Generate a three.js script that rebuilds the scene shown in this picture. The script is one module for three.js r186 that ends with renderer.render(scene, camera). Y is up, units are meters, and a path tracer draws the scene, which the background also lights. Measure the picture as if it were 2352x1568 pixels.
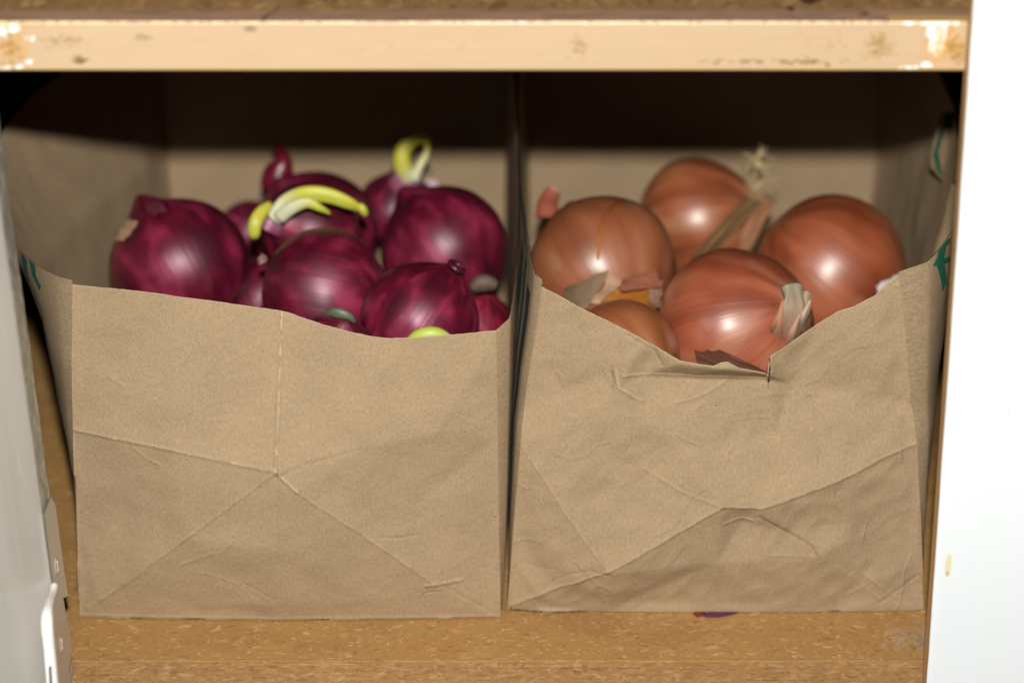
import * as THREE from 'three';
import { ImprovedNoise } from 'three/addons/math/ImprovedNoise.js';
import { mergeGeometries } from 'three/addons/utils/BufferGeometryUtils.js';
import { RoundedBoxGeometry } from 'three/addons/geometries/RoundedBoxGeometry.js';

// ------------------------------------------------------------------ camera, light, exposure
const W = 2352, H = 1568, F = 5218;                       // measuring frame and focal length in its pixels
const EYE = new THREE.Vector3(0, 0.526, 0.782), PITCH = THREE.MathUtils.degToRad(26);
const scene = new THREE.Scene();
scene.background = new THREE.Color(0x000000);
const camera = new THREE.PerspectiveCamera(2 * Math.atan(H / 2 / F) * 180 / Math.PI, W / H, 0.05, 20);
camera.position.copy(EYE); camera.rotation.x = -PITCH; camera.updateMatrixWorld(true);
camera.focus = 0.915; camera.userData.fStop = 4.8;
const renderer = new THREE.WebGLRenderer({ antialias: true });
renderer.setSize(1024, 682);
renderer.toneMapping = THREE.LinearToneMapping; renderer.toneMappingExposure = 1;
renderer.shadowMap.enabled = true;
// the camera's pop-up flash, about 9 cm above the lens
const flash = new THREE.SpotLight(0xfffdf6, 4.5, 0, 0.75, 0.4, 2);
flash.name = 'camera_flash';
flash.position.set(0.004, 0.628, 0.772); flash.target.position.set(0, 0.12, -0.05);
flash.castShadow = true; flash.shadow.radius = 0.62; flash.shadow.mapSize.set(2048, 2048);
flash.shadow.camera.near = 0.1; flash.shadow.camera.far = 3;
scene.add(flash, flash.target);

// ------------------------------------------------------------------ helpers
const V = (x, y, z) => new THREE.Vector3(x, y, z);
const lerp = THREE.MathUtils.lerp, clamp = THREE.MathUtils.clamp, smooth = THREE.MathUtils.smoothstep;
function rng(a) { return () => { a = (a + 0x6d2b79f5) | 0; let t = Math.imul(a ^ (a >>> 15), 1 | a); t = (t + Math.imul(t ^ (t >>> 7), 61 | t)) ^ t; return ((t ^ (t >>> 14)) >>> 0) / 4294967296; }; }
const noiser = new ImprovedNoise();
const noise = (x, y, z = 0) => noiser.noise(x + 100.3, y + 57.7, z + 31.1);
const fbm = (x, y, z, n = 4) => { let s = 0, a = 0.5; for (let i = 0; i < n; i++) { s += a * noise(x, y, z); x *= 2.03; y *= 2.03; z *= 2.03; a *= 0.5; } return s; };
const cp = Math.cos(PITCH), sp = Math.sin(PITCH);
const dir = (px, py) => { const a = (px - W / 2) / F, b = -(py - H / 2) / F; return V(a, b * cp - sp, -cp - b * sp); };   // axial length 1
const atDepth = (px, py, d) => EYE.clone().addScaledVector(dir(px, py), d);
const atZ = (px, py, z) => { const d = dir(px, py); return EYE.clone().addScaledVector(d, (z - EYE.z) / d.z); };
const atY = (px, py, y) => { const d = dir(px, py); return EYE.clone().addScaledVector(d, (y - EYE.y) / d.y); };
const atPlane = (px, py, p, n) => { const d = dir(px, py); return EYE.clone().addScaledVector(d, p.clone().sub(EYE).dot(n) / d.dot(n)); };
const proj = (p) => { const q = p.clone().sub(EYE), a = -q.z * cp - q.y * sp, b = q.y * cp - q.z * sp; return [W / 2 + F * q.x / a, H / 2 - F * b / a]; };
function poly(list, key, t) {                              // piecewise linear look-up in a list of arrays
  let i = 1; while (i < list.length - 1 && list[i][key] < t) i++;
  const a = list[i - 1], b = list[i], k = clamp((t - a[key]) / (b[key] - a[key] || 1e-9), 0, 1);
  return a.map((v, j) => lerp(v, b[j], k));
}
const used = new Map();
const numbered = (n) => { const k = used.get(n) ?? 0; used.set(n, k + 1); return k ? n + '_' + String(k).padStart(3, '0') : n; };
function thing(name, label, category, pos = [0, 0, 0], group) {
  const o = new THREE.Group(); o.name = numbered(name); o.position.set(...pos); scene.add(o);
  o.userData = { label, category }; if (group) o.userData.group = group;
  return o;
}
function part(name, geo, mat, parent, label) {
  const m = new THREE.Mesh(geo, mat); m.name = name; m.castShadow = m.receiveShadow = true; parent.add(m);
  if (label) m.userData.label = label;
  return m;
}
// a sheet with thickness over the parameters us x vs; f(u, v) -> point, uvf(u, v, p) -> [u, v], hue(u, v) -> vertex colour
function sheet(f, us, vs, th, uvf, hue, two) {
  const nu = us.length, nv = vs.length, P = [], UV = [], C = [], I = [];
  for (const v of vs) for (const u of us) { const p = f(u, v); P.push(p.x, p.y, p.z); const q = uvf ? uvf(u, v, p) : [u, v]; UV.push(q[0], q[1]); if (hue) C.push(...hue(u, v)); }
  for (let j = 0; j < nv - 1; j++) for (let i = 0; i < nu - 1; i++) { const a = j * nu + i; I.push(a, a + 1, a + nu + 1, a, a + nu + 1, a + nu); }
  const g0 = new THREE.BufferGeometry();
  g0.setAttribute('position', new THREE.Float32BufferAttribute(P, 3)); g0.setIndex(I); g0.computeVertexNormals();
  const N = g0.attributes.normal.array, n = nu * nv, P2 = P.slice(), UV2 = UV.concat(UV), N2 = [...N], C2 = hue ? C.concat(C) : null;
  for (let k = 0; k < n; k++) { for (let c = 0; c < 3; c++) { P2.push(P[k * 3 + c] - th * N[k * 3 + c]); } N2.push(-N[k * 3], -N[k * 3 + 1], -N[k * 3 + 2]); }
  const I2 = I.slice(); for (let k = 0; k < I.length; k += 3) I2.push(I[k] + n, I[k + 2] + n, I[k + 1] + n);
  const ring = [];
  for (let i = 0; i < nu; i++) ring.push(i); for (let j = 1; j < nv; j++) ring.push(j * nu + nu - 1);
  for (let i = nu - 2; i >= 0; i--) ring.push((nv - 1) * nu + i); for (let j = nv - 2; j >= 0; j--) ring.push(j * nu);
  for (let k = 0; k < ring.length - 1; k++) { const a = ring[k], b = ring[k + 1]; I2.push(a, a + n, b + n, a, b + n, b); }
  const g = new THREE.BufferGeometry();
  g.setAttribute('position', new THREE.Float32BufferAttribute(P2, 3)); g.setAttribute('normal', new THREE.Float32BufferAttribute(N2, 3)); g.setAttribute('uv', new THREE.Float32BufferAttribute(UV2, 2));
  if (hue) g.setAttribute('color', new THREE.Float32BufferAttribute(C2, 3));
  g.setIndex(I2);
  if (two) { g.addGroup(0, I.length, 0); g.addGroup(I.length, I.length, 1); g.addGroup(2 * I.length, I2.length - 2 * I.length, 1); }
  return g;
}
const steps = (n) => Array.from({ length: n + 1 }, (_, i) => i / n);
// a tapering, flattened tube along points; rad(t), hue(t, ring angle)
function taper(pts, rad, flat = 1, hue, seg = 28, ringN = 12, up = V(0, 0, 1)) {
  const c = new THREE.CatmullRomCurve3(pts), P = [], I = [], UV = [], C = [];
  for (let i = 0; i <= seg; i++) {
    const t = i / seg, p = c.getPoint(t), tan = c.getTangent(t).normalize(), b = tan.clone().cross(up).normalize(), n = b.clone().cross(tan).normalize(), r = rad(t);
    for (let k = 0; k <= ringN; k++) { const a = k / ringN * Math.PI * 2, q = p.clone().addScaledVector(b, Math.cos(a) * r).addScaledVector(n, Math.sin(a) * r * flat); P.push(q.x, q.y, q.z); UV.push(k / ringN, t); if (hue) C.push(...hue(t, a)); }
  }
  const s = ringN + 1;
  for (let i = 0; i < seg; i++) for (let k = 0; k < ringN; k++) { const a = i * s + k; I.push(a, a + s, a + s + 1, a, a + s + 1, a + 1); }
  for (const [row, flip] of [[0, 0], [seg, 1]]) { const m = P.length / 3, p = c.getPoint(row / seg); P.push(p.x, p.y, p.z); UV.push(0.5, row / seg); if (hue) C.push(...hue(row / seg, 0)); for (let k = 0; k < ringN; k++) { const a = row * s + k; flip ? I.push(a, m, a + 1) : I.push(a, a + 1, m); } }
  const g = new THREE.BufferGeometry();
  g.setAttribute('position', new THREE.Float32BufferAttribute(P, 3)); g.setAttribute('uv', new THREE.Float32BufferAttribute(UV, 2));
  if (hue) g.setAttribute('color', new THREE.Float32BufferAttribute(C, 3));
  g.setIndex(I); g.computeVertexNormals(); return g;
}
function triangulate(pts) {                                // Bowyer-Watson
  const p = pts.map((q) => [q[0], q[1]]), n = p.length; p.push([-9, -9], [9, -9], [0, 18]);
  let tri = [[n, n + 1, n + 2]];
  const inside = (t, q) => {
    const [a, b, c] = t.map((k) => p[k]), ax = a[0] - q[0], ay = a[1] - q[1], bx = b[0] - q[0], by = b[1] - q[1], cx = c[0] - q[0], cy = c[1] - q[1];
    const d = (ax * ax + ay * ay) * (bx * cy - cx * by) - (bx * bx + by * by) * (ax * cy - cx * ay) + (cx * cx + cy * cy) * (ax * by - bx * ay);
    const o = (b[0] - a[0]) * (c[1] - a[1]) - (b[1] - a[1]) * (c[0] - a[0]); return o > 0 ? d > 0 : d < 0;
  };
  for (let i = 0; i < n; i++) {
    const bad = tri.filter((t) => inside(t, p[i])), edges = new Map();
    for (const t of bad) for (const [a, b] of [[t[0], t[1]], [t[1], t[2]], [t[2], t[0]]]) { const k = Math.min(a, b) + '_' + Math.max(a, b); edges.set(k, edges.has(k) ? null : [a, b]); }
    tri = tri.filter((t) => !bad.includes(t)); for (const e of edges.values()) if (e) tri.push([...e, i]);
  }
  return tri.filter((t) => t.every((k) => k < n));
}
function reliefOf(pts) {                                   // piecewise flat facets through points [x, y, height], folds slightly eased
  const tri = triangulate(pts).map((t) => t.map((k) => pts[k]));
  const raw = (x, y) => {
    for (const [a, b, c] of tri) {
      const d = (b[1] - c[1]) * (a[0] - c[0]) + (c[0] - b[0]) * (a[1] - c[1]), u = ((b[1] - c[1]) * (x - c[0]) + (c[0] - b[0]) * (y - c[1])) / d, v = ((c[1] - a[1]) * (x - c[0]) + (a[0] - c[0]) * (y - c[1])) / d;
      if (u >= -1e-6 && v >= -1e-6 && u + v <= 1 + 1e-6) return u * a[2] + v * b[2] + (1 - u - v) * c[2];
    }
    let best = 9, z = 0; for (const q of pts) { const d = (q[0] - x) ** 2 + (q[1] - y) ** 2; if (d < best) { best = d; z = q[2]; } } return z;
  };
  const taps = [[0, 0, 2]]; for (let k = 0; k < 8; k++) { const a = k / 8 * 6.2832; taps.push([Math.cos(a) * 0.0009, Math.sin(a) * 0.0009, 1]); taps.push([Math.cos(a + .4) * 0.0022, Math.sin(a + .4) * 0.0022, 0.6]); }
  const tw = taps.reduce((s, t) => s + t[2], 0);
  return (x, y) => taps.reduce((s, t) => s + t[2] * raw(x + t[0], y + t[1]), 0) / tw;
}

// ------------------------------------------------------------------ textures
const toS = (c) => { const f = (x) => Math.round(255 * (x <= 0.0031308 ? 12.92 * x : 1.055 * Math.pow(x, 1 / 2.4) - 0.055)); return c.map((x) => f(clamp(x, 0, 1))); };
function dataTex(w, h, f, srgb = true) {
  const d = new Uint8Array(w * h * 4);
  for (let y = 0; y < h; y++) for (let x = 0; x < w; x++) { const c = f(x / w, y / h), o = (y * w + x) * 4; const s = srgb ? toS(c) : c.map((v) => clamp(Math.round(v * 255), 0, 255)); d[o] = s[0]; d[o + 1] = s[1]; d[o + 2] = s[2]; d[o + 3] = 255; }
  const t = new THREE.DataTexture(d, w, h); t.magFilter = THREE.LinearFilter; t.minFilter = THREE.LinearFilter; t.wrapS = t.wrapT = THREE.RepeatWrapping; if (srgb) t.colorSpace = THREE.SRGBColorSpace; t.needsUpdate = true; return t;
}
function canvasTex(w, h, draw, srgb = true) {
  const c = document.createElement('canvas'); c.width = w; c.height = h; const g = c.getContext('2d'); draw(g, w, h);
  const t = new THREE.CanvasTexture(c); t.wrapS = t.wrapT = THREE.RepeatWrapping; if (srgb) t.colorSpace = THREE.SRGBColorSpace; return t;
}
// kraft paper drawn into a canvas, PPM pixels per metre
function kraft(g, w, h, seed, ppm) {
  const r = rng(seed), im = g.createImageData(w, h), base = [0.320, 0.224, 0.130], grain = new Float32Array(w * h);
  for (let i = 0; i < grain.length; i++) grain[i] = r() - 0.5;
  for (let y = 0; y < h; y++) for (let x = 0; x < w; x++) {
    const X = x / ppm, Y = y / ppm, m = 1 + 0.13 * fbm(X * 45, Y * 60, seed, 3) + 0.12 * noise(X * 900, Y * 600, seed) + 0.09 * noise(X * 1700, Y * 1700, seed + 5) + 0.36 * grain[y * w + x];
    const warm = 0.03 * noise(X * 500, Y * 300, seed + 9), s = toS([base[0] * m * (1 + warm), base[1] * m, base[2] * m * (1 - warm)]), o = (y * w + x) * 4;
    im.data[o] = s[0]; im.data[o + 1] = s[1]; im.data[o + 2] = s[2]; im.data[o + 3] = 255;
  }
  g.putImageData(im, 0, 0);
  const per = ppm * ppm * 0.18 * 0.16 / (w * h) ; void per;
  for (let i = 0; i < w * h / 700; i++) {                  // fibres
    const x = r() * w, y = r() * h, a = r() * 3.14, l = ppm * (0.0006 + 0.0014 * r()), dark = r() < 0.45;
    g.strokeStyle = dark ? `rgba(95,65,35,${0.10 + 0.16 * r()})` : `rgba(240,215,175,${0.08 + 0.15 * r()})`; g.lineWidth = ppm * 0.00016; g.beginPath(); g.moveTo(x, y); g.quadraticCurveTo(x + Math.cos(a) * l * 0.5 + (r() - .5) * l * .4, y + Math.sin(a) * l * .5, x + Math.cos(a) * l, y + Math.sin(a) * l); g.stroke();
  }
  for (let i = 0; i < 26 * w * h / 1e6; i++) { g.fillStyle = `rgba(60,40,25,${0.3 + 0.4 * r()})`; g.beginPath(); g.ellipse(r() * w, r() * h, ppm * (0.00015 + 0.0004 * r()), ppm * 0.00018, r() * 3, 0, 7); g.fill(); }
}
const paperBump = dataTex(512, 512, (u, v) => { const k = 0.5 + 0.35 * fbm(u * 40, v * 40, 3, 4) + 0.2 * noise(u * 130, v * 130, 8); return [k, k, k]; }, false);
const paperMat = (map) => new THREE.MeshStandardMaterial({ map, roughness: 0.82, bumpMap: paperBump, bumpScale: 0.0002, side: THREE.DoubleSide });
const plainKraft = canvasTex(1024, 1024, (g, w, h) => kraft(g, w, h, 77, w / 0.2));
const PAPER = paperMat(plainKraft);
const RIM = new THREE.MeshStandardMaterial({ color: new THREE.Color().setRGB(0.42, 0.32, 0.21), roughness: 0.9 });
const uvM = (p, axis) => [(axis === 'z' ? p.z : p.x) / 0.2, (axis === 'h' ? p.z : p.y) / 0.2];

// particle board: flakes of several browns
function chips(g, w, h, seed, base, tones, count, size) {
  const r = rng(seed); if (base) { g.fillStyle = base; g.fillRect(0, 0, w, h); }
  for (let i = 0; i < count; i++) {
    const t = tones[Math.floor(r() * tones.length)], x = r() * w, y = r() * h, l = size * (0.3 + r() * r() * 2.2), a = (r() - 0.5) * (r() < 0.6 ? 0.9 : 3.1);
    g.globalAlpha = 0.14 + 0.4 * r(); g.fillStyle = t;
    for (const ox of [0, -w, w]) { g.beginPath(); g.ellipse(x + ox, y, l, l * (0.16 + 0.35 * r()), a, 0, 7); g.fill(); }
  }
  g.globalAlpha = 1;
}

// ------------------------------------------------------------------ the cabinet
const SHELF_Y = 0.2595, SHELF_T = 0.0183, FRONT = 0.017, BACK = -0.375, STILE_Z = 0.037;
const cabinet = thing('kitchen_cabinet', 'old painted cupboard with particle board shelves holding two paper bags of onions', 'cabinet');

const lowTex = canvasTex(2048, 2048, (g, w, h) => {
  chips(g, w, h, 5, '#a27a48', ['#b48c58', '#c9a576', '#a07846', '#82613a', '#927044', '#d4b48a', '#74542f', '#ac8656'], 40000, w / 0.5 * 0.0013);
  chips(g, w, h, 6, null, ['#c89c62', '#d8b27c', '#8a6234', '#72502a', '#e2c59a', '#b0824a', '#9c6a34', '#cda268'], 120000, w / 0.5 * 0.0006);
  const r = rng(9), k = w / 0.5;
  for (let i = 0; i < 420; i++) { const big = k * (.004 + .014 * r()); g.fillStyle = `rgba(${['92,62,34', '205,165,112', '150,100,48', '110,84,60'][i % 4]},${.03 + .07 * r()})`; g.beginPath(); g.ellipse(r() * w, r() * h, big, big * (.3 + .5 * r()), (r() - .5) * .8, 0, 7); g.fill(); }
  for (let i = 0; i < 260; i++) { g.fillStyle = `rgba(${r() < .5 ? '120,112,108' : '168,158,150'},${.12 + .2 * r()})`; g.beginPath(); g.ellipse(w * (.845 + .05 * (r() + r() - 1)), h * (.972 + .028 * (r() + r() - 1)), k * (.0005 + .0016 * r()), k * (.0004 + .001 * r()), r() * 3, 0, 7); g.fill(); }
  for (let i = 0; i < 90; i++) { g.fillStyle = `rgba(${r() < .5 ? '60,40,40' : '235,215,190'},${0.25 + .4 * r()})`; g.beginPath(); g.ellipse(r() * w, r() * h, k * (0.0003 + .0007 * r()), k * 0.0004, r() * 3, 0, 7); g.fill(); }
});
const lowMat = new THREE.MeshStandardMaterial({ map: lowTex, roughness: 0.55, bumpMap: lowTex, bumpScale: 0.0002 });
const topTex = canvasTex(2048, 512, (g, w, h) => chips(g, w, h, 15, '#8c683e', ['#a27e50', '#b89462', '#785730', '#583e20', '#947044', '#c4a474', '#684a28'], 30000, w / 0.5 * 0.0014));
const topMat = new THREE.MeshStandardMaterial({ map: topTex, roughness: 0.7, bumpMap: topTex, bumpScale: 0.0004 });
function slab(x0, x1, y0, y1, z0, z1, r = 0.0006) { const g = new RoundedBoxGeometry(x1 - x0, y1 - y0, z1 - z0, 2, r); g.translate((x0 + x1) / 2, (y0 + y1) / 2, (z0 + z1) / 2); return g; }
function uvTop(g, s) { const p = g.attributes.position, n = g.attributes.normal, a = []; for (let i = 0; i < p.count; i++) { const flat = Math.abs(n.getY(i)) > 0.6; a.push(p.getX(i) / s + .5, flat ? -p.getZ(i) / s : p.getY(i) / s); } g.setAttribute('uv', new THREE.Float32BufferAttribute(a, 2)); return g; }

const XL = -0.262, XR = 0.262;
const lower = part('lower_shelf', uvTop(slab(XL, XR, -0.018, 0, BACK, 0.0025), 0.5), lowMat, cabinet, 'worn bare particle board shelf under the bags');
const lowEdgeTex = canvasTex(2048, 128, (g, w, h) => {
  chips(g, w, h, 31, '#a27a4c', ['#ae8a60', '#ba9870', '#967046', '#8a683f', '#c4a47c', '#7c5c38'], 16000, 5);
  const r = rng(4); for (let i = 0; i < 60; i++) { g.strokeStyle = `rgba(${r() < .5 ? '215,175,120' : '105,70,35'},${.1 + .2 * r()})`; g.lineWidth = 1 + 3 * r(); const y = r() * h, x = r() * w; g.beginPath(); g.moveTo(x, y); g.lineTo(x + 60 + 200 * r(), y + (r() - .5) * 5); g.stroke(); }
});
const edgeU = (g, tall) => { const p = g.attributes.position, n = g.attributes.normal, a = []; for (let i = 0; i < p.count; i++) { const x = (p.getX(i) - XL) / (XR - XL); a.push(x, Math.abs(n.getY(i)) > .6 ? 0.02 + (FRONT - p.getZ(i)) / tall * .9 : (p.getY(i) + SHELF_T) / tall); } g.setAttribute('uv', new THREE.Float32BufferAttribute(a, 2)); return g; };
part('edging', edgeU(slab(XL, XR, -0.0185, 0.0004, 0.0028, 0.024), 0.03), new THREE.MeshStandardMaterial({ map: lowEdgeTex, roughness: 0.5 }), lower);

const upper = part('upper_shelf', uvTop(slab(XL, XR, SHELF_Y, SHELF_Y + SHELF_T - 0.0006, BACK, 0.0025), 0.5), topMat, cabinet, 'dark dirty particle board shelf above the bags');
// peach painted edging: front face, with grime, bare patches and white paint at both ends
const uAt = (px) => (atZ(px, 110, FRONT).x - XL) / (XR - XL);
const peachTex = canvasTex(2048, 128, (g, w, h) => {
  const r = rng(21); g.fillStyle = '#b79d80'; g.fillRect(0, 0, w, h);
  for (let i = 0; i < 900; i++) { g.fillStyle = `rgba(${['194,164,130', '180,150,114', '190,160,126'][i % 3]},${.1 * r()})`; g.beginPath(); g.ellipse(r() * w, r() * h, 20 + 60 * r(), 3 + 7 * r(), (r() - .5) * .2, 0, 7); g.fill(); }
  const Y = (py) => (py - 52) / 114 * h, X = (px) => uAt(px) * w;
  const smudge = (px, py, n, sx, sy, c, a) => { for (let i = 0; i < n; i++) { const gx = (r() + r() + r() - 1.5) / 1.5, gy = (r() + r() + r() - 1.5) / 1.5; g.fillStyle = `rgba(${c},${Math.min(1, a * 2 * r())})`; g.beginPath(); g.ellipse(X(px + gx * sx), Y(py + gy * sy), 1 + 5 * r(), 1 + 3 * r(), r() * 3, 0, 7); g.fill(); } };
  smudge(180, 142, 40, 24, 12, '110,85,50', .35); smudge(140, 95, 70, 90, 25, '120,95,60', .18); smudge(330, 90, 30, 35, 12, '125,108,85', .22); smudge(575, 70, 30, 18, 9, '115,102,88', .22);
  smudge(1330, 110, 60, 26, 40, '140,105,75', .18); smudge(1000, 120, 60, 500, 30, '150,110,80', .10); smudge(1850, 145, 60, 110, 9, '120,90,55', .35); smudge(1700, 143, 40, 130, 7, '125,95,60', .3);
  smudge(2020, 110, 150, 45, 45, '140,110,60', .28); smudge(1900, 100, 60, 120, 40, '140,105,75', .12);
  smudge(25, 110, 220, 55, 60, '190,148,92', .34); smudge(20, 110, 80, 40, 50, '150,108,55', .3); smudge(2170, 110, 320, 75, 60, '190,148,92', .34); smudge(2190, 110, 130, 60, 55, '150,108,52', .35);
  g.strokeStyle = 'rgba(235,200,130,.8)'; g.lineWidth = 2; g.beginPath(); g.moveTo(X(2195), Y(75)); g.lineTo(X(2150), Y(135)); g.stroke();
  const white = (px, py, n, sx, sy) => { for (let i = 0; i < n; i++) { g.fillStyle = `rgba(250,250,250,${.5 + .5 * r()})`; g.beginPath(); g.ellipse(X(px + (r() + r() - 1) * sx), Y(py + (r() + r() - 1) * sy), 1 + 3 * r(), 1 + 4 * r(), r() * 3, 0, 7); g.fill(); } };
  white(5, 78, 14, 10, 16); white(35, 70, 16, 12, 10); white(62, 146, 8, 8, 8); white(40, 158, 10, 10, 4); white(8, 162, 12, 22, 3); white(70, 92, 5, 10, 6);
  white(2150, 56, 30, 45, 4); white(2085, 57, 12, 18, 3); white(2135, 75, 8, 10, 16); white(2150, 95, 6, 10, 26); white(2135, 150, 14, 14, 8); white(2090, 160, 10, 22, 3);
  for (let i = 0; i < 14; i++) { g.strokeStyle = `rgba(250,250,248,${.4 + .5 * r()})`; g.lineWidth = 1 + 2 * r(); const x = X(2125 + 45 * r()); g.beginPath(); g.moveTo(x, Y(56)); g.lineTo(x + (r() - .5) * 4, Y(70 + 60 * r())); g.stroke(); }
  g.fillStyle = 'rgba(255,236,190,.8)'; for (let x = 0; x < w; x += 6) if (r() < .75) g.fillRect(x, 0, 6, 3 + 4 * r());
  g.fillStyle = 'rgba(200,165,95,.6)'; g.fillRect(0, h - 6, w, 6);
});
const peachTop = canvasTex(2048, 64, (g, w, h) => {
  const r = rng(23); g.fillStyle = '#a07c62'; g.fillRect(0, 0, w, h);
  for (let i = 0; i < 700; i++) { g.fillStyle = `rgba(${['90,65,50', '150,120,95', '75,60,55'][i % 3]},${.16 * r()})`; g.beginPath(); g.ellipse(r() * w, r() * h, 10 + 50 * r(), 2 + 5 * r(), (r() - .5) * .2, 0, 7); g.fill(); }
  for (let i = 0; i < 50; i++) { g.fillStyle = `rgba(40,32,30,${.5 * r()})`; g.beginPath(); g.ellipse(r() * w, r() < .6 ? r() * 10 : h - r() * 10, 3 + 12 * r(), 1 + 3 * r(), 0, 0, 7); g.fill(); }
  g.strokeStyle = 'rgba(40,32,32,.75)'; g.lineWidth = 4; g.beginPath(); g.moveTo(uAt(603) * w, h); g.lineTo(uAt(612) * w, h * .45); g.lineTo(uAt(640) * w, 0); g.stroke();
  g.fillStyle = 'rgba(215,170,95,.7)'; g.fillRect(uAt(2040) * w, h * .55, w * .1, h * .3);
});
{
  const eg = slab(XL, XR, SHELF_Y - 0.0002, SHELF_Y + SHELF_T, 0.0028, FRONT, 0.0012), p = eg.attributes.position, n = eg.attributes.normal, a = [];
  for (let i = 0; i < p.count; i++) { const up = n.getY(i) > 0.75; a.push((p.getX(i) - XL) / (XR - XL), up ? clamp((FRONT - p.getZ(i)) / 0.0142, 0.02, 0.98) : clamp((p.getY(i) - SHELF_Y) / SHELF_T, 0.01, 0.99)); }
  eg.setAttribute('uv', new THREE.Float32BufferAttribute(a, 2));
  const front = eg, pos = front.attributes.position, nor = front.attributes.normal, F1 = [], F2 = [];
  for (let t = 0; t < pos.count; t += 3) ((nor.getY(t) + nor.getY(t + 1) + nor.getY(t + 2)) / 3 > 0.75 ? F2 : F1).push(t, t + 1, t + 2);
  front.setIndex([...F1, ...F2]); front.clearGroups(); front.addGroup(0, F1.length, 0); front.addGroup(F1.length, F2.length, 1);
  part('edging', front, [new THREE.MeshPhysicalMaterial({ map: peachTex, roughness: 0.36, bumpMap: peachTex, bumpScale: 0.0002 }), new THREE.MeshStandardMaterial({ map: peachTop, roughness: 0.6 })], upper, 'peach painted wooden strip with white paint drips at its ends');
}
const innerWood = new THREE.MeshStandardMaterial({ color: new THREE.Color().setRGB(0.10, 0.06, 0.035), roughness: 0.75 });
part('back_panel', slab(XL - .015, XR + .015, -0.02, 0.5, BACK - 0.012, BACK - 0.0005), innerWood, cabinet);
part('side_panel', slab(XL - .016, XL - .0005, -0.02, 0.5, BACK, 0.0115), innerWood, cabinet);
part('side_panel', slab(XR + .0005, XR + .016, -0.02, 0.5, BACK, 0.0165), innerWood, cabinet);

// right stile: white front, bare brown inner edge
{
  const a = atZ(2240, 0, STILE_Z), b = atZ(2130, 1568, STILE_Z), k = (b.x - a.x) / (b.y - a.y), xe = (y) => a.x + (y - a.y) * k, y0 = -0.12, y1 = 0.46;
  const r = rng(3), wob = steps(150).map((t, i) => 0.00022 * fbm(t * 30, 2, 4, 3)), wy = (t) => wob[Math.round(t * 150)];
  const whiteTex = canvasTex(1024, 2048, (g, w, h) => {
    g.fillStyle = '#e2e6ea'; g.fillRect(0, 0, w, h);
    for (let i = 0; i < 500; i++) { g.fillStyle = `rgba(${i % 2 ? '228,233,239' : '213,219,226'},${.25 * r()})`; g.fillRect(r() * w, r() * h, 1 + 2 * r(), 100 + 400 * r()); }
    for (let i = 0; i < 46; i++) { g.fillStyle = `rgba(110,90,60,${.2 + .4 * r()})`; g.beginPath(); g.ellipse(r() * w, r() * h, 1 + 1.6 * r(), 1 + 1.6 * r(), 0, 0, 7); g.fill(); }
    for (let i = 0; i < 8; i++) { g.strokeStyle = `rgba(150,140,120,${.25 * r()})`; g.lineWidth = 1.3; const x = r() * w, y = h * (.4 + .6 * r()); g.beginPath(); g.moveTo(x, y); g.lineTo(x + 3 * (r() - .5), y + 10 + 50 * r()); g.stroke(); }
    const q = atZ(2179, 1298, STILE_Z), X = (q.x - xe(q.y)) / 0.17 * w, Yp = (1 - (q.y - y0) / (y1 - y0)) * h;
    g.fillStyle = 'rgba(222,208,165,.9)'; g.beginPath(); g.ellipse(X, Yp, 7, 18, 0.08, 0, 7); g.fill(); g.fillStyle = 'rgba(190,170,120,.7)'; g.beginPath(); g.ellipse(X, Yp + 13, 4, 4, 0, 0, 7); g.fill();
  });
  const D = 0.0125, lip = 0.0011;
  const face = sheet((u, v) => V(xe(lerp(y0, y1, v)) + wy(v) * (1 - smooth(u, 0, .02)) + 0.17 * u, lerp(y0, y1, v), STILE_Z - (u < 0.002 ? lip * .6 : 0)), [0, 0.004, 0.02, 0.3, 0.6, 1], steps(150), lip, (u, v) => [u, v]);
  const st = part('stile', slab(0, 0.17, y0, y1, STILE_Z - D, STILE_Z - lip - 0.0001, 0.0003), new THREE.MeshStandardMaterial({ map: canvasTex(128, 1024, (g, w, h) => { g.fillStyle = '#c19560'; g.fillRect(0, 0, w, h); const q = rng(8); for (let i = 0; i < 500; i++) { g.fillStyle = `rgba(${i % 2 ? '165,122,72' : '205,165,112'},${.3 * q()})`; g.fillRect(q() * w, q() * h, 2 + 6 * q(), 20 + 80 * q()); } }), roughness: 0.8 }), cabinet, 'bare brown edge of the white painted upright');
  const p = st.geometry.attributes.position; for (let i = 0; i < p.count; i++) p.setX(i, p.getX(i) + xe(p.getY(i)) + 0.0006);
  part('painted_face', face, new THREE.MeshPhysicalMaterial({ map: whiteTex, roughness: 0.4, clearcoat: 0.25, clearcoatRoughness: 0.25 }), st, 'glaring white painted front of the upright');
}

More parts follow.
